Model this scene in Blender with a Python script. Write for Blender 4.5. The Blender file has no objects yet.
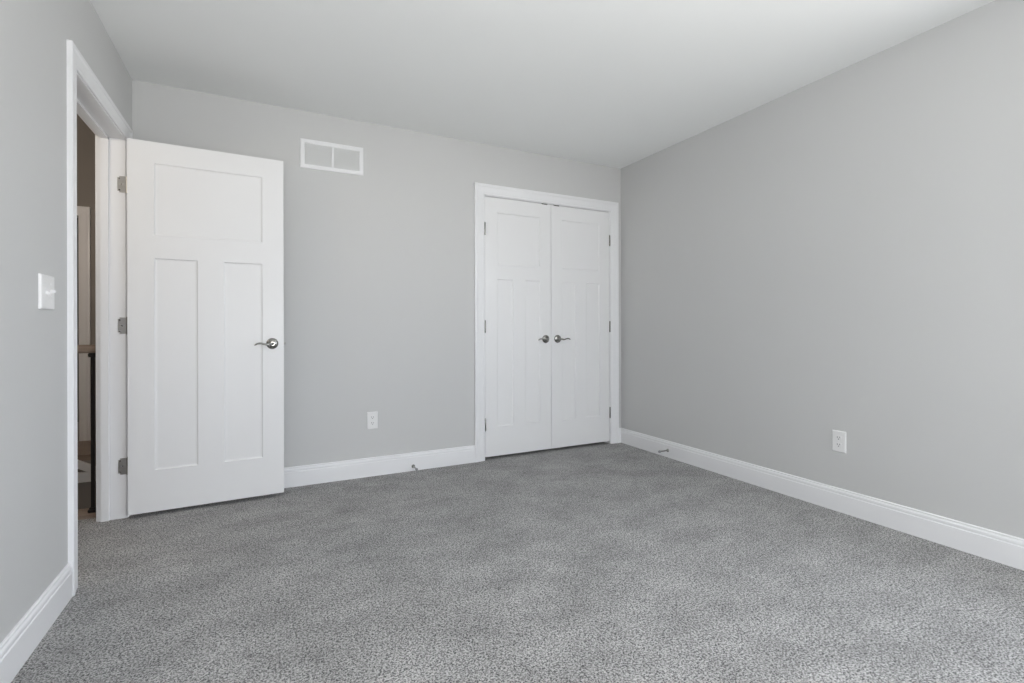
import bpy, bmesh, math, random
from mathutils import Vector, Matrix
random.seed(4)
S = bpy.context.scene
COL = S.collection

# ------------------------------------------------------------------ dimensions (metres)
W, H = 3.5195, 2.44            # room width, ceiling height; back wall at y=0, left wall at x=0
REAR = -5.80                   # wall with the windows, behind the camera
T = 0.118                      # wall thickness

# ------------------------------------------------------------------ camera
yaw, roll, fpx, hy = 0.4679, -0.0025, 490.17, 328.476
cam_d = bpy.data.cameras.new('camera')
cam = bpy.data.objects.new('camera', cam_d)
COL.objects.link(cam)
cam_d.sensor_width = 36.0
cam_d.lens = fpx / 1024 * 36
cam_d.shift_y = -(341.5 - hy) / 1024
cam_d.clip_start = 0.02
fw = Vector((math.sin(yaw), math.cos(yaw), 0))
r0 = Vector((math.cos(yaw), -math.sin(yaw), 0))
u0 = Vector((0, 0, 1))
rr = r0 * math.cos(roll) + u0 * math.sin(roll)
uu = -r0 * math.sin(roll) + u0 * math.cos(roll)
M = Matrix((rr, uu, -fw)).transposed().to_4x4()
M.translation = Vector((0.6702, -3.4738, 1.0134))
cam.matrix_world = M
S.camera = cam

# ------------------------------------------------------------------ sky, light, exposure
S.view_settings.view_transform = 'Standard'
S.view_settings.look = 'None'
S.view_settings.gamma = 1.0
S.view_settings.use_curve_mapping = False
S.view_settings.exposure = 0.77

w = bpy.data.worlds.new('overcast_sky')
S.world = w
w.use_nodes = True
nt = w.node_tree
for n in list(nt.nodes):
    nt.nodes.remove(n)
tc = nt.nodes.new('ShaderNodeTexCoord')
sx = nt.nodes.new('ShaderNodeSeparateXYZ')
rp = nt.nodes.new('ShaderNodeValToRGB')
rp.color_ramp.elements[0].position = 0.47
rp.color_ramp.elements[0].color = (1.60, 1.58, 1.54, 1)      # sunlit ground outside
rp.color_ramp.elements[1].position = 0.53
rp.color_ramp.elements[1].color = (1.25, 1.37, 1.58, 1)         # bright cloud cover
ma = nt.nodes.new('ShaderNodeMath'); ma.operation = 'MULTIPLY_ADD'
ma.inputs[1].default_value = 0.5; ma.inputs[2].default_value = 0.5
bg = nt.nodes.new('ShaderNodeBackground')
bg.inputs['Strength'].default_value = 1.6
wo = nt.nodes.new('ShaderNodeOutputWorld')
nt.links.new(tc.outputs['Generated'], sx.inputs[0])
nt.links.new(sx.outputs['Z'], ma.inputs[0])
nt.links.new(ma.outputs[0], rp.inputs[0])
nt.links.new(rp.outputs['Color'], bg.inputs['Color'])
nt.links.new(bg.outputs[0], wo.inputs['Surface'])

WINDOWS = [(0.35, 1.45), (2.05, 3.15)]       # x ranges of the two windows in the rear wall
SIDE = (-5.20, -2.76)                        # y range of the window in the right wall, beside the camera
WZ0, WZ1 = 0.62, 2.06
for i, (a, b) in enumerate(WINDOWS):         # light portals lying in the window openings (they guide the sky's light)
    ld = bpy.data.lights.new('window_portal', 'AREA')
    ld.shape = 'RECTANGLE'; ld.size = b - a; ld.size_y = WZ1 - WZ0
    ld.cycles.is_portal = True
    lo = bpy.data.objects.new('window_portal', ld); COL.objects.link(lo)
    lo.location = ((a + b) / 2, REAR - 0.10, (WZ0 + WZ1) / 2)
    lo.rotation_euler = (math.radians(90), 0, 0)
ld = bpy.data.lights.new('window_portal', 'AREA')
ld.shape = 'RECTANGLE'; ld.size = SIDE[1] - SIDE[0]; ld.size_y = WZ1 - WZ0
ld.cycles.is_portal = True
lo = bpy.data.objects.new('window_portal', ld); COL.objects.link(lo)
lo.location = (W + 0.10, (SIDE[0] + SIDE[1]) / 2, (WZ0 + WZ1) / 2)
lo.rotation_euler = (math.radians(90), 0, math.radians(90))

def lamp(name, loc, power, color, radius):
    ld = bpy.data.lights.new(name, 'POINT')
    ld.energy = power; ld.color = color; ld.shadow_soft_size = radius
    lo = bpy.data.objects.new(name, ld); COL.objects.link(lo)
    lo.location = loc
lamp('bedroom_fill', (1.2, -3.9, 0.95), 26.0, (1.0, 0.985, 0.96), 0.18)  # added point fill just behind the camera, evens out the room light
def fill_spot(loc, aim, power, angle, radius):                           # added unseen fill spots turned up at the ceiling, behind the camera
    ld = bpy.data.lights.new('fill_spot', 'SPOT')
    ld.energy = power; ld.spot_size = math.radians(angle); ld.spot_blend = 0.8; ld.shadow_soft_size = radius
    ld.color = (1.0, 0.995, 0.98)
    lo = bpy.data.objects.new('fill_spot', ld); COL.objects.link(lo)
    lo.location = loc; lo.rotation_euler = Vector(aim).to_track_quat('-Z', 'Y').to_euler()
fill_spot((3.0, -5.4, 1.4), (0, 0, 1), 140.0, 130, 0.12)
fill_spot((0.9, -3.7, 1.4), (0.25, 0.5, 1), 10.0, 130, 0.15)
fill_spot((0.8, -3.9, 0.5), (1.1, 2.5, 2.1), 28.0, 75, 0.25)
lamp('hall_lamp', (-0.72, -1.00, 1.95), 9.0, (1.0, 0.89, 0.76), 0.14)
lamp('stair_lamp', (-0.95, 0.70, 1.90), 11.0, (1.0, 0.86, 0.73), 0.10)
lamp('overhead_fill', (1.76, -2.75, 1.95), 2.0, (1.0, 0.995, 0.98), 0.14)  # added overhead fill out of view, lifts the side walls

# ------------------------------------------------------------------ materials
def new_mat(name):
    m = bpy.data.materials.new(name); m.use_nodes = True
    nt = m.node_tree
    return m, nt, nt.nodes['Principled BSDF']

def paint(name, color, rough, bump=0.0, bscale=300.0, spec=0.4):
    m, nt, b = new_mat(name)
    tc = nt.nodes.new('ShaderNodeTexCoord')
    n1 = nt.nodes.new('ShaderNodeTexNoise'); n1.inputs['Scale'].default_value = 1.3; n1.inputs['Detail'].default_value = 2
    nt.links.new(tc.outputs['Object'], n1.inputs['Vector'])
    mx = nt.nodes.new('ShaderNodeMixRGB'); mx.inputs[1].default_value = (*[c * 0.985 for c in color], 1); mx.inputs[2].default_value = (*[min(1, c * 1.015) for c in color], 1)
    nt.links.new(n1.outputs['Fac'], mx.inputs[0])
    nt.links.new(mx.outputs[0], b.inputs['Base Color'])
    b.inputs['Roughness'].default_value = rough
    b.inputs['Specular IOR Level'].default_value = spec
    if bump:
        n2 = nt.nodes.new('ShaderNodeTexNoise'); n2.inputs['Scale'].default_value = bscale; n2.inputs['Detail'].default_value = 3
        nt.links.new(tc.outputs['Object'], n2.inputs['Vector'])
        bp = nt.nodes.new('ShaderNodeBump'); bp.inputs['Strength'].default_value = bump; bp.inputs['Distance'].default_value = 0.001
        nt.links.new(n2.outputs['Fac'], bp.inputs['Height'])
        nt.links.new(bp.outputs[0], b.inputs['Normal'])
    return m

def metal(name, color, rough):
    m, nt, b = new_mat(name)
    tc = nt.nodes.new('ShaderNodeTexCoord')
    n1 = nt.nodes.new('ShaderNodeTexNoise'); n1.inputs['Scale'].default_value = 400; n1.inputs['Detail'].default_value = 2
    nt.links.new(tc.outputs['Object'], n1.inputs['Vector'])
    mr = nt.nodes.new('ShaderNodeMapRange'); mr.inputs[3].default_value = rough * 0.85; mr.inputs[4].default_value = rough * 1.15
    nt.links.new(n1.outputs['Fac'], mr.inputs[0]); nt.links.new(mr.outputs[0], b.inputs['Roughness'])
    b.inputs['Base Color'].default_value = (*color, 1); b.inputs['Metallic'].default_value = 1.0
    return m

WALL = paint('grey_wall_paint', (0.600, 0.604, 0.602), 0.55, 0.12, 260, 0.3)
CEIL = paint('flat_ceiling_white', (0.91, 0.925, 0.92), 0.9, 0.10, 200, 0.15)
TRIM = paint('white_trim_paint', (0.84, 0.845, 0.86), 0.32, 0.0, spec=0.45)
DOORP = paint('white_door_paint', (0.82, 0.823, 0.83), 0.36, 0.05, 120, 0.45)
PLAST = paint('white_plastic', (0.82, 0.82, 0.82), 0.28, spec=0.5)
SLOT = paint('dark_slot', (0.05, 0.05, 0.05), 0.6)
GRILLE = paint('white_grille_paint', (0.76, 0.77, 0.77), 0.4)
DUCT = paint('duct_interior', (0.16, 0.16, 0.16), 0.8)
NICKEL = metal('satin_nickel', (0.33, 0.325, 0.31), 0.20)
HINGEM = metal('brushed_nickel_hinge', (0.50, 0.495, 0.48), 0.36)
DARKM = paint('dark_steel_catch', (0.06, 0.06, 0.06), 0.4)
IRON = paint('black_iron', (0.018, 0.016, 0.015), 0.45)
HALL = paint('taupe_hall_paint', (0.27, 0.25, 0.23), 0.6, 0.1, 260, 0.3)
RUBBER = paint('grey_rubber', (0.30, 0.30, 0.31), 0.6)
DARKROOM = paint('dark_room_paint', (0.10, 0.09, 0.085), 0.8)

def wood_mat(name, c1, c2, axis):
    m, nt, b = new_mat(name)
    tc = nt.nodes.new('ShaderNodeTexCoord')
    mp = nt.nodes.new('ShaderNodeMapping')
    sc = [40, 40, 40]; sc[axis] = 3
    mp.inputs['Scale'].default_value = sc
    n1 = nt.nodes.new('ShaderNodeTexNoise'); n1.inputs['Scale'].default_value = 1.0; n1.inputs['Detail'].default_value = 5
    cr = nt.nodes.new('ShaderNodeValToRGB')
    cr.color_ramp.elements[0].color = (*c1, 1); cr.color_ramp.elements[0].position = 0.3
    cr.color_ramp.elements[1].color = (*c2, 1); cr.color_ramp.elements[1].position = 0.7
    nt.links.new(tc.outputs['Object'], mp.inputs[0]); nt.links.new(mp.outputs[0], n1.inputs['Vector'])
    nt.links.new(n1.outputs['Fac'], cr.inputs[0]); nt.links.new(cr.outputs[0], b.inputs['Base Color'])
    b.inputs['Roughness'].default_value = 0.4
    return m
WOOD = wood_mat('brown_stained_wood', (0.20, 0.150, 0.118), (0.32, 0.250, 0.200), 0)

def carpet_mat():
    m, nt, b = new_mat('grey_cut_pile_carpet')
    N = nt.nodes.new; L = nt.links.new
    tc = N('ShaderNodeTexCoord')
    # tufts: flecks of darker and lighter yarn
    n1 = N('ShaderNodeTexNoise'); n1.inputs['Scale'].default_value = 150; n1.inputs['Detail'].default_value = 3; n1.inputs['Roughness'].default_value = 0.75
    L(tc.outputs['Object'], n1.inputs['Vector'])
    v1 = N('ShaderNodeTexVoronoi'); v1.inputs['Scale'].default_value = 230
    L(tc.outputs['Object'], v1.inputs['Vector'])
    mixh = N('ShaderNodeMath'); mixh.operation = 'MULTIPLY_ADD'; mixh.inputs[1].default_value = -0.16
    L(v1.outputs['Distance'], mixh.inputs[0]); L(n1.outputs['Fac'], mixh.inputs[2])
    cr = N('ShaderNodeValToRGB')
    e = cr.color_ramp.elements
    e[0].position = 0.30; e[0].color = (0.050, 0.050, 0.050, 1)
    e[1].position = 0.52; e[1].color = (0.535, 0.530, 0.526, 1)
    k = e.new(0.37); k.color = (0.235, 0.232, 0.23, 1)
    k = e.new(0.43); k.color = (0.315, 0.312, 0.308, 1)
    L(mixh.outputs[0], cr.inputs[0])
    # single dark yarns scattered through the pile
    v2 = N('ShaderNodeTexVoronoi'); v2.inputs['Scale'].default_value = 165
    L(tc.outputs['Object'], v2.inputs['Vector'])
    sp = N('ShaderNodeSeparateColor'); L(v2.outputs['Color'], sp.inputs[0])
    lt = N('ShaderNodeMath'); lt.operation = 'LESS_THAN'; lt.inputs[1].default_value = 0.16; L(sp.outputs[0], lt.inputs[0])
    ld_ = N('ShaderNodeMath'); ld_.operation = 'LESS_THAN'; ld_.inputs[1].default_value = 0.42; L(v2.outputs['Distance'], ld_.inputs[0])
    an = N('ShaderNodeMath'); an.operation = 'MULTIPLY'; L(lt.outputs[0], an.inputs[0]); L(ld_.outputs[0], an.inputs[1])
    dk = N('ShaderNodeMixRGB'); dk.inputs[2].default_value = (0.075, 0.075, 0.076, 1)
    L(an.outputs[0], dk.inputs[0]); L(cr.outputs[0], dk.inputs[1])
    # brushed patches where the pile leans differently
    mp = N('ShaderNodeMapping'); mp.inputs['Rotation'].default_value = (0, 0, 0.6); mp.inputs['Scale'].default_value = (1.0, 1.5, 1.0)
    L(tc.outputs['Object'], mp.inputs[0])
    n2 = N('ShaderNodeTexNoise'); n2.inputs['Scale'].default_value = 3.4; n2.inputs['Detail'].default_value = 6; n2.inputs['Roughness'].default_value = 0.66
    L(mp.outputs[0], n2.inputs['Vector'])
    mr = N('ShaderNodeMapRange'); mr.inputs[1].default_value = 0.3; mr.inputs[2].default_value = 0.7; mr.inputs[3].default_value = 0.78; mr.inputs[4].default_value = 1.24
    L(n2.outputs['Fac'], mr.inputs[0])
    mu = N('ShaderNodeMixRGB'); mu.blend_type = 'MULTIPLY'; mu.inputs[0].default_value = 1.0
    L(dk.outputs[0], mu.inputs[1]); L(mr.outputs[0], mu.inputs[2])
    L(mu.outputs[0], b.inputs['Base Color'])
    b.inputs['Roughness'].default_value = 0.95
    b.inputs['Specular IOR Level'].default_value = 0.1
    b.inputs['Sheen Weight'].default_value = 0.15
    b.inputs['Sheen Roughness'].default_value = 0.6
    bp = N('ShaderNodeBump'); bp.inputs['Strength'].default_value = 0.7; bp.inputs['Distance'].default_value = 0.006
    L(mixh.outputs[0], bp.inputs['Height']); L(bp.outputs[0], b.inputs['Normal'])
    return m
CARPET = carpet_mat()

# ------------------------------------------------------------------ mesh helpers
def link(name, bm, mat, parent=None, smooth=False, kind=None, matrix=None):
    bmesh.ops.remove_doubles(bm, verts=bm.verts, dist=1e-6)
    bmesh.ops.recalc_face_normals(bm, faces=bm.faces)
    me = bpy.data.meshes.new(name)
    bm.to_mesh(me); bm.free()
    if smooth:
        me.shade_smooth()
        me.set_sharp_from_angle(angle=math.radians(35))
    me.materials.append(mat)
    o = bpy.data.objects.new(name, me); COL.objects.link(o)
    if parent: o.parent = parent
    if matrix is not None: o.matrix_local = matrix
    if kind: o['kind'] = kind
    return o

def tag(o, label, cat, group=None):
    o['label'] = label; o['category'] = cat
    if group: o['group'] = group
    return o

def box(bm, x0, x1, y0, y1, z0, z1, bevel=0.0):
    b = bmesh.new()
    v = [b.verts.new((x, y, z)) for x in (x0, x1) for y in (y0, y1) for z in (z0, z1)]
    for f in ((0, 1, 3, 2), (4, 6, 7, 5), (0, 4, 5, 1), (2, 3, 7, 6), (0, 2, 6, 4), (1, 5, 7, 3)):
        b.faces.new([v[i] for i in f])
    if bevel:
        bmesh.ops.recalc_face_normals(b, faces=b.faces)
        bmesh.ops.bevel(b, geom=b.edges[:], offset=bevel, segments=2, affect='EDGES')
    me = bpy.data.meshes.new('tmp'); b.to_mesh(me); b.free(); bm.from_mesh(me); bpy.data.meshes.remove(me)

def new_box(*a, **k):
    bm = bmesh.new(); box(bm, *a, **k); return bm

def lathe(bm, prof, centre, axis, seg=32):
    """prof: (radius, distance along axis) pairs; axis a unit Vector"""
    axis = Vector(axis).normalized()
    a = axis.orthogonal().normalized(); b = axis.cross(a)
    rings = []
    for r, d in prof:
        c = Vector(centre) + axis * d
        if r < 1e-7: rings.append([bm.verts.new(c)])
        else: rings.append([bm.verts.new(c + a * (r * math.cos(2 * math.pi * i / seg)) + b * (r * math.sin(2 * math.pi * i / seg))) for i in range(seg)])
    for p, q in zip(rings, rings[1:]):
        for i in range(seg):
            j = (i + 1) % seg
            if len(p) == 1 and len(q) == 1: continue
            if len(p) == 1: bm.faces.new((p[0], q[i], q[j]))
            elif len(q) == 1: bm.faces.new((p[i], q[0], p[j]))
            else: bm.faces.new((p[i], q[i], q[j], p[j]))

def tube(bm, pts, radii, seg=12, up=Vector((0, 0, 1))):
    """pts with (ra, rb) elliptical radii; ra along up-ish, rb sideways"""
    pts = [Vector(p) for p in pts]
    rings = []
    for i, p in enumerate(pts):
        t = (pts[min(i + 1, len(pts) - 1)] - pts[max(i - 1, 0)]).normalized()
        s = t.cross(up).normalized(); u = s.cross(t)
        ra, rb = radii[i]
        rings.append([bm.verts.new(p + u * (ra * math.sin(2 * math.pi * k / seg)) + s * (rb * math.cos(2 * math.pi * k / seg))) for k in range(seg)])
    for p, q in zip(rings, rings[1:]):
        for k in range(seg):
            j = (k + 1) % seg
            bm.faces.new((p[k], q[k], q[j], p[j]))
    bm.faces.new(rings[0]); bm.faces.new(rings[-1][::-1])

def spline(pts, n):
    """Catmull-Rom through tuples of any length"""
    out = []
    P = [pts[0]] + list(pts) + [pts[-1]]
    for i in range(1, len(P) - 2):
        for k in range(n):
            t = k / n
            out.append(tuple(0.5 * (2 * b + (c - a) * t + (2 * a - 5 * b + 4 * c - d) * t * t + (3 * b - a - 3 * c + d) * t ** 3) for a, b, c, d in zip(P[i - 1], P[i], P[i + 1], P[i + 2])))
    out.append(tuple(pts[-1]))
    return out

def extrude_profile(bm, prof, f0, f1):
    """closed profile swept between two frames; f(p) -> point"""
    a = [bm.verts.new(f0(*p)) for p in prof]; b = [bm.verts.new(f1(*p)) for p in prof]
    n = len(prof)
    for i in range(n):
        j = (i + 1) % n
        bm.faces.new((a[i], a[j], b[j], b[i]))
    bm.faces.new(a[::-1]); bm.faces.new(b)

# ------------------------------------------------------------------ room shell
D0, D1, DH = -0.963, -0.165, 2.040           # doorway in the left wall (jamb face to jamb face, head)
CX0, CX1, CH = 2.190, 3.392, 2.040           # closet opening in the back wall
J = 0.019                                    # jamb board thickness
FZ = -0.006                                  # carpet surface
HALL_X, HALL_Y0, HALL_Y1, HH = -1.75, -2.6, 2.28, 3.3

bm = new_box(0, W, REAR, 0, -0.04, FZ)                              # the room's carpet, on through the doorway into the hall
box(bm, -T, 0, D0, D1, -0.04, FZ)
box(bm, HALL_X, -T, HALL_Y0, -0.085, -0.04, FZ)
box(bm, CX0, CX1, 0, T, -0.04, FZ); box(bm, CX0 - 0.1, W, T, 0.75, -0.04, FZ)
floor = link('floor', bm, CARPET, kind='structure')
link('ceiling', new_box(-T, W + T, REAR - T, T, H, H + 0.03), CEIL, kind='structure')

bm = new_box(-T, CX0 - J, 0, T, -0.03, H)
box(bm, CX1 + J, W + T, 0, T, -0.03, H); box(bm, CX0 - J, CX1 + J, 0, T, CH + J, H)
link('wall_back', bm, WALL, kind='structure')
bm = new_box(W, W + T, SIDE[1], 0, -0.03, H)
box(bm, W, W + T, REAR - T, SIDE[0], -0.03, H); box(bm, W, W + T, SIDE[0], SIDE[1], -0.03, WZ0); box(bm, W, W + T, SIDE[0], SIDE[1], WZ1, H)
link('wall_right', bm, WALL, kind='structure')
bm = new_box(-T, 0, REAR - T, D0 - J, -0.03, H)
box(bm, -T, 0, D1 + J, 0, -0.03, H); box(bm, -T, 0, D0 - J, D1 + J, DH + J, H)
link('wall_left', bm, WALL, kind='structure')
bm = bmesh.new()
xs = [0.0, WINDOWS[0][0], WINDOWS[0][1], WINDOWS[1][0], WINDOWS[1][1], W]
for i in range(5):
    if i % 2 == 0: box(bm, xs[i], xs[i + 1], REAR - T, REAR, -0.03, H)
    else:
        box(bm, xs[i], xs[i + 1], REAR - T, REAR, -0.03, WZ0); box(bm, xs[i], xs[i + 1], REAR - T, REAR, WZ1, H)
link('wall_rear', bm, WALL, kind='structure')

# windows behind and beside the camera, all built as if in the rear wall; the third is turned into the right wall
for i, (a, b) in enumerate(WINDOWS + [SIDE]):
    bm = bmesh.new()
    for s in ((a, a + 0.045, WZ0, WZ1), (b - 0.045, b, WZ0, WZ1), (a, b, WZ0, WZ0 + 0.045), (a, b, WZ1 - 0.045, WZ1), (a, b, 1.32, 1.36)):
        box(bm, s[0], s[1], REAR - 0.085, REAR - 0.035, s[2], s[3])
    wn = link('window_%d' % (i + 1), bm, TRIM, kind='structure')
    bm = bmesh.new()
    for s in ((a - 0.083, a, WZ0 - 0.02, WZ1 + 0.083), (b, b + 0.083, WZ0 - 0.02, WZ1 + 0.083), (a, b, WZ1, WZ1 + 0.083)):
        box(bm, s[0], s[1], REAR, REAR + 0.016, s[2], s[3])
    link('casing', bm, TRIM, wn)
    link('window_sill', new_box(a - 0.10, b + 0.10, REAR - 0.035, REAR + 0.05, WZ0 - 0.02, WZ0), TRIM, wn)
    if i == 2:
        wn.rotation_euler = (0, 0, math.radians(90))
        wn.location = (W + REAR, 0, 0)

# ------------------------------------------------------------------ baseboards
BASE = [(0, -0.015), (0.0145, -0.015), (0.0145, 0.088), (0.0135, 0.0905), (0.0115, 0.0925), (0.0115, 0.095), (0.0125, 0.099),
        (0.0120, 0.106), (0.0095, 0.111), (0.0075, 0.1135), (0.0085, 0.116), (0.0080, 0.120), (0.0050, 0.1225), (0, 0.123)]
def baseboard(name, pieces):
    bm = bmesh.new()
    for p0, p1, nrm in pieces:
        n = Vector(nrm)
        extrude_profile(bm, BASE, lambda t, z, p=Vector(p0), n=n: p + n * t + Vector((0, 0, z)), lambda t, z, p=Vector(p1), n=n: p + n * t + Vector((0, 0, z)))
    return link(name, bm, TRIM, kind='structure')
CW = 0.083                                   # casing width
CO = 0.005                                   # reveal
baseboard('baseboard_back', [((0.0, 0, 0), (CX0 - CO - CW, 0, 0), (0, -1, 0)), ((CX1 + CO + CW - 0.008, 0, 0), (W, 0, 0), (0, -1, 0))])
baseboard('baseboard_right', [((W, -0.0, 0), (W, REAR, 0), (-1, 0, 0))])
baseboard('baseboard_left', [((0, REAR, 0), (0, D0 - CO - CW * 0.90, 0), (1, 0, 0))])
baseboard('baseboard_rear', [((0, REAR, 0), (W, REAR, 0), (0, 1, 0))])

# ------------------------------------------------------------------ casings and jambs
CASE = [(0, 0), (0, 0.0085), (0.0025, 0.0105), (0.008, 0.011), (0.0115, 0.0095), (0.014, 0.0098), (0.018, 0.0115), (0.050, 0.0140),
        (0.058, 0.0150), (0.062, 0.0175), (0.066, 0.0185), (0.080, 0.0185), (0.083, 0.0165), (0.083, 0)]
def casing_mesh(a0, a1, top, place, wide=1.0):
    """a U of moulding round an opening; place(a, out, z) -> point; outer edges grow away from the opening"""
    bm = bmesh.new()
    a0 -= CO; a1 += CO; top += CO
    stations = [lambda s, t: place(a0 - s, t, -0.015), lambda s, t: place(a0 - s, t, top + s), lambda s, t: place(a1 + s, t, top + s), lambda s, t: place(a1 + s, t, -0.015)]
    rings = [[bm.verts.new(f(p[0] * wide, p[1])) for p in CASE] for f in stations]
    n = len(CASE)
    for p, q in zip(rings, rings[1:]):
        for i in range(n):
            j = (i + 1) % n
            bm.faces.new((p[i], p[j], q[j], q[i]))
    bm.faces.new(rings[0]); bm.faces.new(rings[-1][::-1])
    return bm

# bedroom doorway: jambs (left wall runs along y)
bm = new_box(-T - 0.001, 0.001, D1, D1 + J, -0.02, DH)
box(bm, -T - 0.001, 0.001, D0 - J, D0, -0.02, DH)
box(bm, -T - 0.001, 0.001, D0 - J, D1 + J, DH, DH + J)
frame1 = link('trim_1', bm, TRIM, kind='structure')
frame1['label'] = 'white door frame of the open doorway in the left wall'
bm = new_box(-0.106, -0.070, D1 - 0.012, D1, -0.01, DH, bevel=0.001)
box(bm, -0.106, -0.070, D0, D0 + 0.012, -0.01, DH, bevel=0.001)
box(bm, -0.106, -0.070, D0, D1, DH - 0.012, DH, bevel=0.001)
link('stop_moulding', bm, TRIM, frame1)
link('casing', casing_mesh(D0, D1, DH, lambda a, o, z: Vector((o, a, z)), 0.90), TRIM, frame1)
link('hall_casing', casing_mesh(D0, D1, DH, lambda a, o, z: Vector((-T - o, a, z))), TRIM, frame1)

# closet frame
bm = new_box(CX0 - J, CX0, -0.001, T, -0.02, CH)
box(bm, CX1, CX1 + J, -0.001, T, -0.02, CH)
box(bm, CX0 - J, CX1 + J, -0.001, T, CH, CH + J)
frame2 = link('trim_2', bm, TRIM, kind='structure')
frame2['label'] = 'white frame round the closed double closet doors'
bm = new_box(CX0, CX0 + 0.012, 0.042, 0.078, -0.01, CH)
box(bm, CX1 - 0.012, CX1, 0.042, 0.078, -0.01, CH)
box(bm, CX0, CX1, 0.042, 0.078, CH - 0.012, CH)
link('stop_moulding', bm, TRIM, frame2)
link('casing', casing_mesh(CX0, CX1, CH, lambda a, o, z: Vector((a, -o, z))), TRIM, frame2)

# ------------------------------------------------------------------ doors
def panel_door(w, h, t, panels):
    """local x 0..w, z 0..h, front face y=0, back y=t; panels are (x0,x1,z0,z1)"""
    bm = bmesh.new()
    xs = sorted({0, w, *[p[0] for p in panels], *[p[1] for p in panels]})
    zs = sorted({0, h, *[p[2] for p in panels], *[p[3] for p in panels]})
    for y, sgn in ((0.0, 1), (t, -1)):
        for i in range(len(xs) - 1):
            for k in range(len(zs) - 1):
                cx, cz = (xs[i] + xs[i + 1]) / 2, (zs[k] + zs[k + 1]) / 2
                if any(p[0] < cx < p[1] and p[2] < cz < p[3] for p in panels): continue
                bm.faces.new([bm.verts.new(v) for v in ((xs[i], y, zs[k]), (xs[i + 1], y, zs[k]), (xs[i + 1], y, zs[k + 1]), (xs[i], y, zs[k + 1]))])
        for (a, b, c, d) in panels:
            rings = []
            for ins, dep in ((0, 0), (0.0015, 0.0022), (0.003, 0.0050), (0.0075, 0.0068), (0.0125, 0.0075)):
                rings.append([bm.verts.new(v) for v in ((a + ins, y + sgn * dep, c + ins), (b - ins, y + sgn * dep, c + ins), (b - ins, y + sgn * dep, d - ins), (a + ins, y + sgn * dep, d - ins))])
            for p, q in zip(rings, rings[1:]):
                for i in range(4):
                    j = (i + 1) % 4
                    bm.faces.new((p[i], p[j], q[j], q[i]))
            bm.faces.new(rings[-1])
    for q in (((0, 0, 0), (0, t, 0), (0, t, h), (0, 0, h)), ((w, 0, 0), (w, t, 0), (w, t, h), (w, 0, h)), ((0, 0, 0), (w, 0, 0), (w, t, 0), (0, t, 0)), ((0, 0, h), (w, 0, h), (w, t, h), (0, t, h))):
        bm.faces.new([bm.verts.new(v) for v in q])
    return bm

def lever_handle(parent, x, z, y, out, hand):
    """rosette on the face at y (out = -1 front or +1 back); lever points towards hand (-1/+1) along x"""
    bm = bmesh.new()
    lathe(bm, [(0, 0), (0.0325, 0), (0.0335, 0.002), (0.0330, 0.005), (0.0300, 0.0085), (0.0235, 0.0115), (0.0165, 0.0135), (0.0150, 0.018), (0.0135, 0.026), (0.0125, 0.034), (0, 0.034)], (x, y, z), (0, out, 0), 36)
    ro = link('door_handle', bm, NICKEL, parent, smooth=True)
    bm = bmesh.new()
    path = [(0.000, 0.030, 0.000, 0.0095, 0.0095), (0.000, 0.044, 0.000, 0.0100, 0.0095), (0.012, 0.0525, -0.0015, 0.0090, 0.0075), (0.032, 0.055, -0.0040, 0.0070, 0.0065),
            (0.052, 0.0545, -0.0015, 0.0062, 0.0062), (0.074, 0.0530, 0.0030, 0.0062, 0.0060), (0.094, 0.0510, 0.0015, 0.0058, 0.0055), (0.108, 0.0490, -0.0050, 0.0045, 0.0045), (0.112, 0.0485, -0.0080, 0.0025, 0.0025)]
    sp = spline([(p[0] * 0.86, p[1], p[2], p[3] * 0.9, p[4] * 0.9) for p in path], 5)
    tube(bm, [(x + hand * p[0], y + out * p[1], z + p[2]) for p in sp], [(p[3], p[4]) for p in sp], 14)
    link('lever', bm, NICKEL, ro, smooth=True)
    return ro

# open bedroom door, hinged on the far jamb, swung into the room
PIV = Vector((0.0105, D1 - 0.001, 0))
ang = math.radians(2.3)
LW, LH, LT = 0.760, 2.022, 0.035
slab0 = (0.0045, -0.0375)                     # slab corner relative to the pin
panels1 = [(0.117, 0.645, 1.514, 1.906), (0.117, 0.318, 0.226, 1.386), (0.444, 0.645, 0.226, 1.386)]
bm = panel_door(LW, LH, LT, panels1)
door1 = link('door_1', bm, DOORP, kind='structure')
tag(door1, 'open white three-panel bedroom door standing before the back wall at left', 'door')
Mdoor = Matrix.Translation(PIV + Vector((0, 0, 0.017))) @ Matrix.Rotation(ang, 4, 'Z') @ Matrix.Translation(Vector((slab0[0], slab0[1], 0)))
door1.matrix_world = Mdoor
hz = 0.926 - 0.017
h1 = lever_handle(door1, 0.697, hz, 0.0, -1, -1); h1['label'] = 'satin nickel lever handle on a round rosette'
h2 = lever_handle(door1, 0.697, hz, LT, 1, -1)
bm = new_box(LW - 0.001, LW + 0.0012, 0.0055, 0.0295, hz - 0.028, hz + 0.028)
lp = link('latch_plate', bm, HINGEM, door1)
bm = bmesh.new(); lathe(bm, [(0, 0), (0.0065, 0), (0.0065, 0.009), (0.004, 0.0115), (0, 0.0115)], (LW + 0.001, LT / 2, hz), (1, 0, 0), 16)
link('latch', bm, HINGEM, lp, smooth=True)
inv = Mdoor.inverted()
def screw_dots(bm, pts, axis):
    for p in pts: lathe(bm, [(0, 0), (0.0042, 0), (0.0042, 0.0006), (0.0015, 0.0010), (0, 0.0004)], p, axis, 10)
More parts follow.
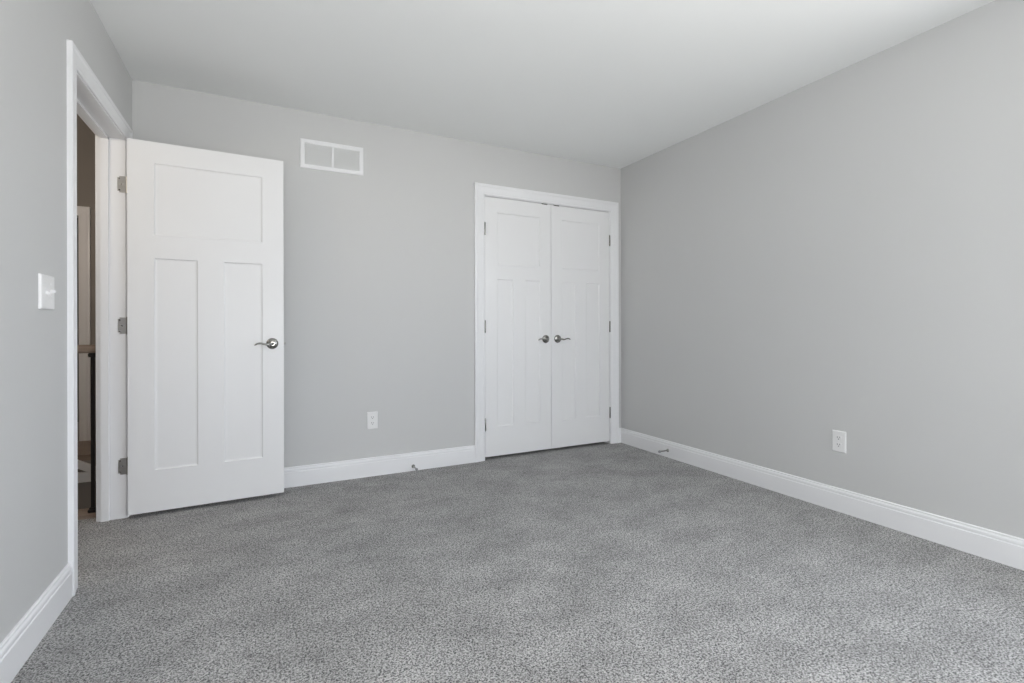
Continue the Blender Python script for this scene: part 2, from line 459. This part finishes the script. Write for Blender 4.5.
for zc in (1.796, 1.034, 0.275):
    hh = 0.044
    bm = new_box(-0.033, 0.004, D1 - 0.0022, D1 - 0.0002, zc - hh, zc + hh)         # leaf let into the jamb
    geo = [e for e in bm.edges if abs((e.verts[0].co - e.verts[1].co).y) > 1e-4 and abs(e.verts[0].co.x + 0.033) < 1e-4]
    bmesh.ops.bevel(bm, geom=geo, offset=0.008, segments=4, affect='EDGES')
    bmesh.ops.transform(bm, matrix=inv, verts=bm.verts)
    hg = link('hinge', bm, HINGEM, door1)
    bm = bmesh.new()
    lathe(bm, [(0, -hh - 0.004), (0.004, -hh - 0.003), (0.0062, -hh), (0.0062, hh), (0.004, hh + 0.003), (0, hh + 0.004)], (PIV.x - 0.001, PIV.y - 0.004, zc), (0, 0, 1), 14)
    bmesh.ops.transform(bm, matrix=inv, verts=bm.verts)
    link('knuckle', bm, HINGEM, hg, smooth=True)
    bm = bmesh.new()
    screw_dots(bm, [(-0.024, D1 - 0.0022, zc + 0.03), (-0.014, D1 - 0.0022, zc), (-0.024, D1 - 0.0022, zc - 0.03)], (0, -1, 0))
    bmesh.ops.transform(bm, matrix=inv, verts=bm.verts)
    link('screw', bm, NICKEL, hg)

# closet doors
CD = (CX1 - CX0 - 0.009) / 2
CDH = 2.018
def closet_door(name, x0, flip, label):
    lo, hi = 0.103, CD - 0.103
    if flip: pass
    pl = [(lo, hi, 1.496, 1.903), (lo, lo + 0.142, 0.228, 1.383), (hi - 0.142, hi, 0.228, 1.383)]
    d = link(name, panel_door(CD, CDH, 0.035, pl), DOORP, kind='structure')
    tag(d, label, 'door')
    d.location = (x0, 0.003, 0.018)
    hx = CD - 0.083 if not flip else 0.036
    return d
cl = closet_door('door_2', CX0 + 0.003, False, 'left leaf of the white double closet doors beside the bare grey wall')
cr_ = closet_door('door_3', CX0 + 0.006 + CD, True, 'right leaf of the white double closet doors beside the room corner')
lever_handle(cl, 2.737 - (CX0 + 0.003), 0.926 - 0.018, 0.0, -1, -1)['label'] = 'satin nickel lever handle pointing left'
lever_handle(cr_, 2.852 - (CX0 + 0.006 + CD), 0.926 - 0.018, 0.0, -1, 1)['label'] = 'satin nickel lever handle pointing right'
for d, hx, sg in ((cl, -0.0015, 1), (cr_, CD + 0.0015, -1)):
    for zc in (1.786, 1.028, 0.270):
        bm = bmesh.new(); z = zc - 0.018
        lathe(bm, [(0, -0.050), (0.0035, -0.049), (0.0062, -0.045), (0.0062, 0.045), (0.0035, 0.049), (0, 0.050)], (hx, -0.0075, z), (0, 0, 1), 14)
        box(bm, hx - 0.0012, hx + 0.0012, -0.008, 0.025, z - 0.044, z + 0.044)
        link('hinge', bm, NICKEL, d, smooth=True)
for d, cxs in ((cl, CD - 0.060), (cr_, 0.052)):                                    # ball catches on the top edges
    link('ball_catch', new_box(cxs - 0.026, cxs + 0.026, -0.002, 0.028, CDH - 0.004, CDH + 0.0038), DARKM, d)

# inside of the closet
bm = new_box(CX0 - 0.12, CX0 - 0.10, T, 0.77, -0.03, H); box(bm, CX0 - 0.12, W + T, 0.75, 0.77, -0.03, H); box(bm, W, W + T, T, 0.75, -0.03, H)
link('wall_closet', bm, WALL, kind='structure')
link('ceiling_closet', new_box(CX0 - 0.12, W + T, T, 0.77, H, H + 0.03), CEIL, kind='structure')

# ------------------------------------------------------------------ return-air grille on the back wall
def empty(name, loc):
    o = bpy.data.objects.new(name, None); COL.objects.link(o); o.location = loc; o.empty_display_size = 0.05
    return o
vx0, vx1, vz0, vz1 = 0.8805, 1.2815, 2.0675, 2.2580
bm = bmesh.new()
outer = [(vx0, vz0), (vx1, vz0), (vx1, vz1), (vx0, vz1)]
def ring(ins, y): return [bm.verts.new((x + (ins if x == vx0 else -ins), y, z + (ins if z == vz0 else -ins))) for x, z in outer]
rs = [ring(0, 0), ring(0, -0.005), ring(0.004, -0.0085), ring(0.024, -0.0085), ring(0.027, -0.006), ring(0.027, 0)]
for p, q in zip(rs, rs[1:]):
    for i in range(4):
        j = (i + 1) % 4; bm.faces.new((p[i], p[j], q[j], q[i]))
vent = link('air_vent', bm, TRIM)
tag(vent, 'white rectangular return air vent high on the back wall', 'vent')
ix0, ix1, iz0, iz1 = vx0 + 0.027, vx1 - 0.027, vz0 + 0.027, vz1 - 0.027
mid = 1.0815
link('divider', new_box(mid - 0.0065, mid + 0.0065, -0.0075, 0, iz0, iz1, bevel=0.001), TRIM, vent)
for a, b in ((ix0, mid - 0.0065), (mid + 0.0065, ix1)):
    bm = bmesh.new(); n = 14
    for i in range(n):
        zc = iz0 + (i + 0.5) * (iz1 - iz0) / n
        pr = [(-0.0065, -0.0055), (-0.0057, -0.0062), (-0.0004, 0.0045), (-0.0012, 0.0052)]
        extrude_profile(bm, pr, lambda y, z, x=a, zc=zc: Vector((x, y, zc + z)), lambda y, z, x=b, zc=zc: Vector((x, y, zc + z)))
    link('louvres', bm, GRILLE, vent)
link('backing', new_box(ix0, ix1, -0.0004, -0.0001, iz0, iz1), DUCT, vent)

# ------------------------------------------------------------------ outlets and the light switch
def plate_bm(wd, ht, t):
    """wall plate lying in the local xz plane, front at y=-t"""
    bm = bmesh.new()
    rings = []
    for ins, y in ((0, 0), (0, -t * 0.35), (0.0016, -t * 0.75), (0.0045, -t)):
        rings.append([bm.verts.new((sx * (wd / 2 - ins), y, sz * (ht / 2 - ins))) for sx, sz in ((-1, -1), (1, -1), (1, 1), (-1, 1))])
    for p, q in zip(rings, rings[1:]):
        for i in range(4):
            j = (i + 1) % 4; bm.faces.new((p[i], p[j], q[j], q[i]))
    bm.faces.new(rings[-1]); bm.faces.new(rings[0][::-1])
    return bm
def outlet(loc, rz, label):
    t = 0.0060
    o = link('wall_outlet', plate_bm(0.073, 0.118, t), PLAST)
    o.location = loc; o.rotation_euler = (0, 0, rz)
    tag(o, label, 'outlet', 'white duplex outlets')
    for s in (1, -1):
        bm = bmesh.new(); zc = s * 0.0195
        pts = []
        for k in range(28):                                    # rounded face with flat top and bottom
            a = 2 * math.pi * k / 28
            pts.append((0.0172 * math.cos(a), max(-0.0125, min(0.0125, 0.0172 * math.sin(a)))))
        extrude_profile(bm, pts, lambda x, z: Vector((x, -t + 0.001, zc + z)), lambda x, z: Vector((x * 0.97, -t - 0.0016, zc + z * 0.97)))
        r = link('socket', bm, PLAST, o)
        bm = bmesh.new()
        box(bm, -0.0075, -0.0052, -t - 0.0019, -t - 0.0012, zc - 0.001, zc + 0.008); box(bm, 0.0052, 0.0075, -t - 0.0019, -t - 0.0012, zc + 0.000, zc + 0.008)
        lathe(bm, [(0, 0), (0.0026, 0), (0.0026, 0.0007), (0, 0.0007)], (0, -t - 0.0012, zc - 0.0065), (0, -1, 0), 12)
        link('slots', bm, SLOT, r)
    bm = bmesh.new(); lathe(bm, [(0, 0), (0.0034, 0), (0.0030, 0.001), (0, 0.0012)], (0, -t, 0), (0, -1, 0), 14)
    link('screw', bm, PLAST, o, smooth=True)
outlet((1.338, 0, 0.379), 0, 'white duplex outlet on the back wall between the open door and the closet')
outlet((W, -1.863, 0.382), math.radians(-90), 'white duplex outlet on the right wall above the baseboard')

sw = link('light_switch', plate_bm(0.116, 0.118, 0.0085), PLAST)
sw.location = (0, -1.252, 1.142); sw.rotation_euler = (0, 0, math.radians(90))
tag(sw, 'white two-toggle light switch on the left wall beside the doorway', 'switch')
for xx, tilt in ((-0.023, -1), (0.023, 1)):
    bm = new_box(xx - 0.0055, xx + 0.0055, -0.0098, -0.008, -0.0125, 0.0125, bevel=0.0006)
    c = link('toggle_collar', bm, PLAST, sw)
    bm = new_box(xx - 0.0042, xx + 0.0042, -0.0165, 0.0, -0.0048, 0.0048, bevel=0.0014)
    R = Matrix.Translation(Vector((0, -0.005, 0))) @ Matrix.Rotation(math.radians(-22 * tilt), 4, 'X')
    bmesh.ops.transform(bm, matrix=R, verts=bm.verts)
    link('toggle', bm, PLAST, c)
    bm = bmesh.new(); screw_dots(bm, [(xx, -0.0085, 0.030)], (0, -1, 0)); link('screw', bm, PLAST, sw)
    bm = bmesh.new(); screw_dots(bm, [(xx, -0.0085, -0.030)], (0, -1, 0)); link('screw', bm, PLAST, sw)

# ------------------------------------------------------------------ door stops on the baseboards
def door_stop(p, d, label):
    d = Vector(d); p = Vector(p)
    bm = bmesh.new()
    lathe(bm, [(0, 0), (0.0125, 0), (0.0125, 0.003), (0.0085, 0.007), (0.0060, 0.010), (0.0048, 0.014), (0.0048, 0.075), (0.0068, 0.076), (0.0068, 0.081), (0, 0.081)], p, d, 20)
    o = link('door_stop', bm, NICKEL, smooth=True)
    tag(o, label, 'door stop')
    bm = bmesh.new(); lathe(bm, [(0, 0.081), (0.0090, 0.081), (0.0095, 0.084), (0.0090, 0.091), (0.0065, 0.095), (0, 0.096)], p, d, 20)
    link('rubber_tip', bm, RUBBER, o, smooth=True)['label'] = 'grey rubber tip'
door_stop((1.622, -0.0145, 0.027), (0, -1, 0), 'small metal door stop on the back wall baseboard left of the closet')
door_stop((W - 0.0145, -0.580, 0.050), (-1, 0, 0), 'small metal door stop on the right wall baseboard near the room corner')

# ------------------------------------------------------------------ hall and stairwell seen through the doorway
bm = new_box(HALL_X - T, HALL_X, HALL_Y0, HALL_Y1 + T, -1.6, HH)
box(bm, HALL_X, -T, HALL_Y0 - T, HALL_Y0, -0.03, HH)
FX0, FX1 = -1.595, -0.838                                                       # far doorway
box(bm, HALL_X, FX0, HALL_Y1, HALL_Y1 + T, -1.6, HH); box(bm, FX1, 0.3, HALL_Y1, HALL_Y1 + T, -1.6, HH); box(bm, FX0, FX1, HALL_Y1, HALL_Y1 + T, 2.05, HH)
box(bm, FX0, FX1, HALL_Y1, HALL_Y1 + T, -1.6, -0.03)
box(bm, -T, 0, T, HALL_Y1, -1.6, HH)
box(bm, -T, -T + 0.03, HALL_Y0, T, H + 0.03, HH)
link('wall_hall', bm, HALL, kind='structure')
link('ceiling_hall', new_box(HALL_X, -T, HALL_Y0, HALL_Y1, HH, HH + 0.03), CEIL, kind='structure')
bm = new_box(HALL_X, -0.2, HALL_Y1 + 1.2, HALL_Y1 + 1.3, -0.03, H); box(bm, HALL_X - 0.1, HALL_X, HALL_Y1 + T, HALL_Y1 + 1.3, -0.03, H); box(bm, -0.3, -0.2, HALL_Y1 + T, HALL_Y1 + 1.3, -0.03, H)
box(bm, HALL_X, -0.2, HALL_Y1 + T, HALL_Y1 + 1.3, H, H + 0.03)
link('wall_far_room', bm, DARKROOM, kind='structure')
bm = new_box(HALL_X, -T, 1.62, HALL_Y1, -0.045, 0); box(bm, HALL_X, -0.2, HALL_Y1, HALL_Y1 + 1.2, -0.045, 0)
link('floor_landing', bm, WOOD, kind='structure')
link('trim_3', casing_mesh(FX0, FX1, 2.045, lambda a, o, z: Vector((a, HALL_Y1 - o, z))), TRIM, kind='structure')
# stairwell sides: drywall below the landing, with a white skirt under its edge
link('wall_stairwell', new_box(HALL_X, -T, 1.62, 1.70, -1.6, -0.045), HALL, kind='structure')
bm = new_box(HALL_X, -T, 1.596, 1.62, -0.215, -0.14); box(bm, HALL_X, -T, 1.588, 1.62, -0.155, -0.135)
link('trim_4', bm, TRIM, kind='structure')
bm = bmesh.new()                                                                # sloping skirt board of the flight
extrude_profile(bm, [(-0.69, -0.02), (-0.69, -0.085), (-0.50, -0.19), (-0.50, -0.125)], lambda x, z: Vector((x, 1.59, z)), lambda x, z: Vector((x, 1.615, z)))
link('trim_5', bm, TRIM, kind='structure')
link('floor_stairwell', new_box(HALL_X, -T, -0.085, 1.7, -1.65, -1.6), CARPET, kind='structure')
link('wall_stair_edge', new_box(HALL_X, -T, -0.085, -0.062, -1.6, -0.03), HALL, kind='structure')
# guard rail: wooden sill and rail with iron balusters
gr = empty('stair_railing', (-0.9, -0.03, 0))
tag(gr, 'brown wooden stair railing with black iron balusters in the hall beyond the doorway', 'railing')
off = Matrix.Translation(-gr.location)
def rail_part(name, bm, mat, smooth=False, parent=None):
    bmesh.ops.transform(bm, matrix=off, verts=bm.verts)
    return link(name, bm, mat, parent or gr, smooth=smooth)
rail_part('sill', new_box(HALL_X, -T, -0.085, 0.055, -0.03, 0.012, bevel=0.004), WOOD)
rail_part('handrail', new_box(HALL_X, -T, -0.060, 0.000, 0.885, 0.930, bevel=0.010), WOOD)
x = -0.171
while x > HALL_X + 0.05:
    bl = rail_part('baluster', new_box(x - 0.0085, x + 0.0085, -0.0385, -0.0215, 0.012, 0.885, bevel=0.001), IRON)
    bm = bmesh.new()
    for (z0, z1, hw) in ((0.012, 0.030, 0.020), (0.030, 0.040, 0.015)):
        box(bm, x - hw, x + hw, -0.03 - hw, -0.03 + hw, z0, z1, bevel=0.003)
    rail_part('shoe', bm, IRON, parent=bl)
    rail_part('collar', new_box(x - 0.018, x + 0.018, -0.048, -0.012, 0.862, 0.885, bevel=0.003), IRON, parent=bl)
    x -= 0.105
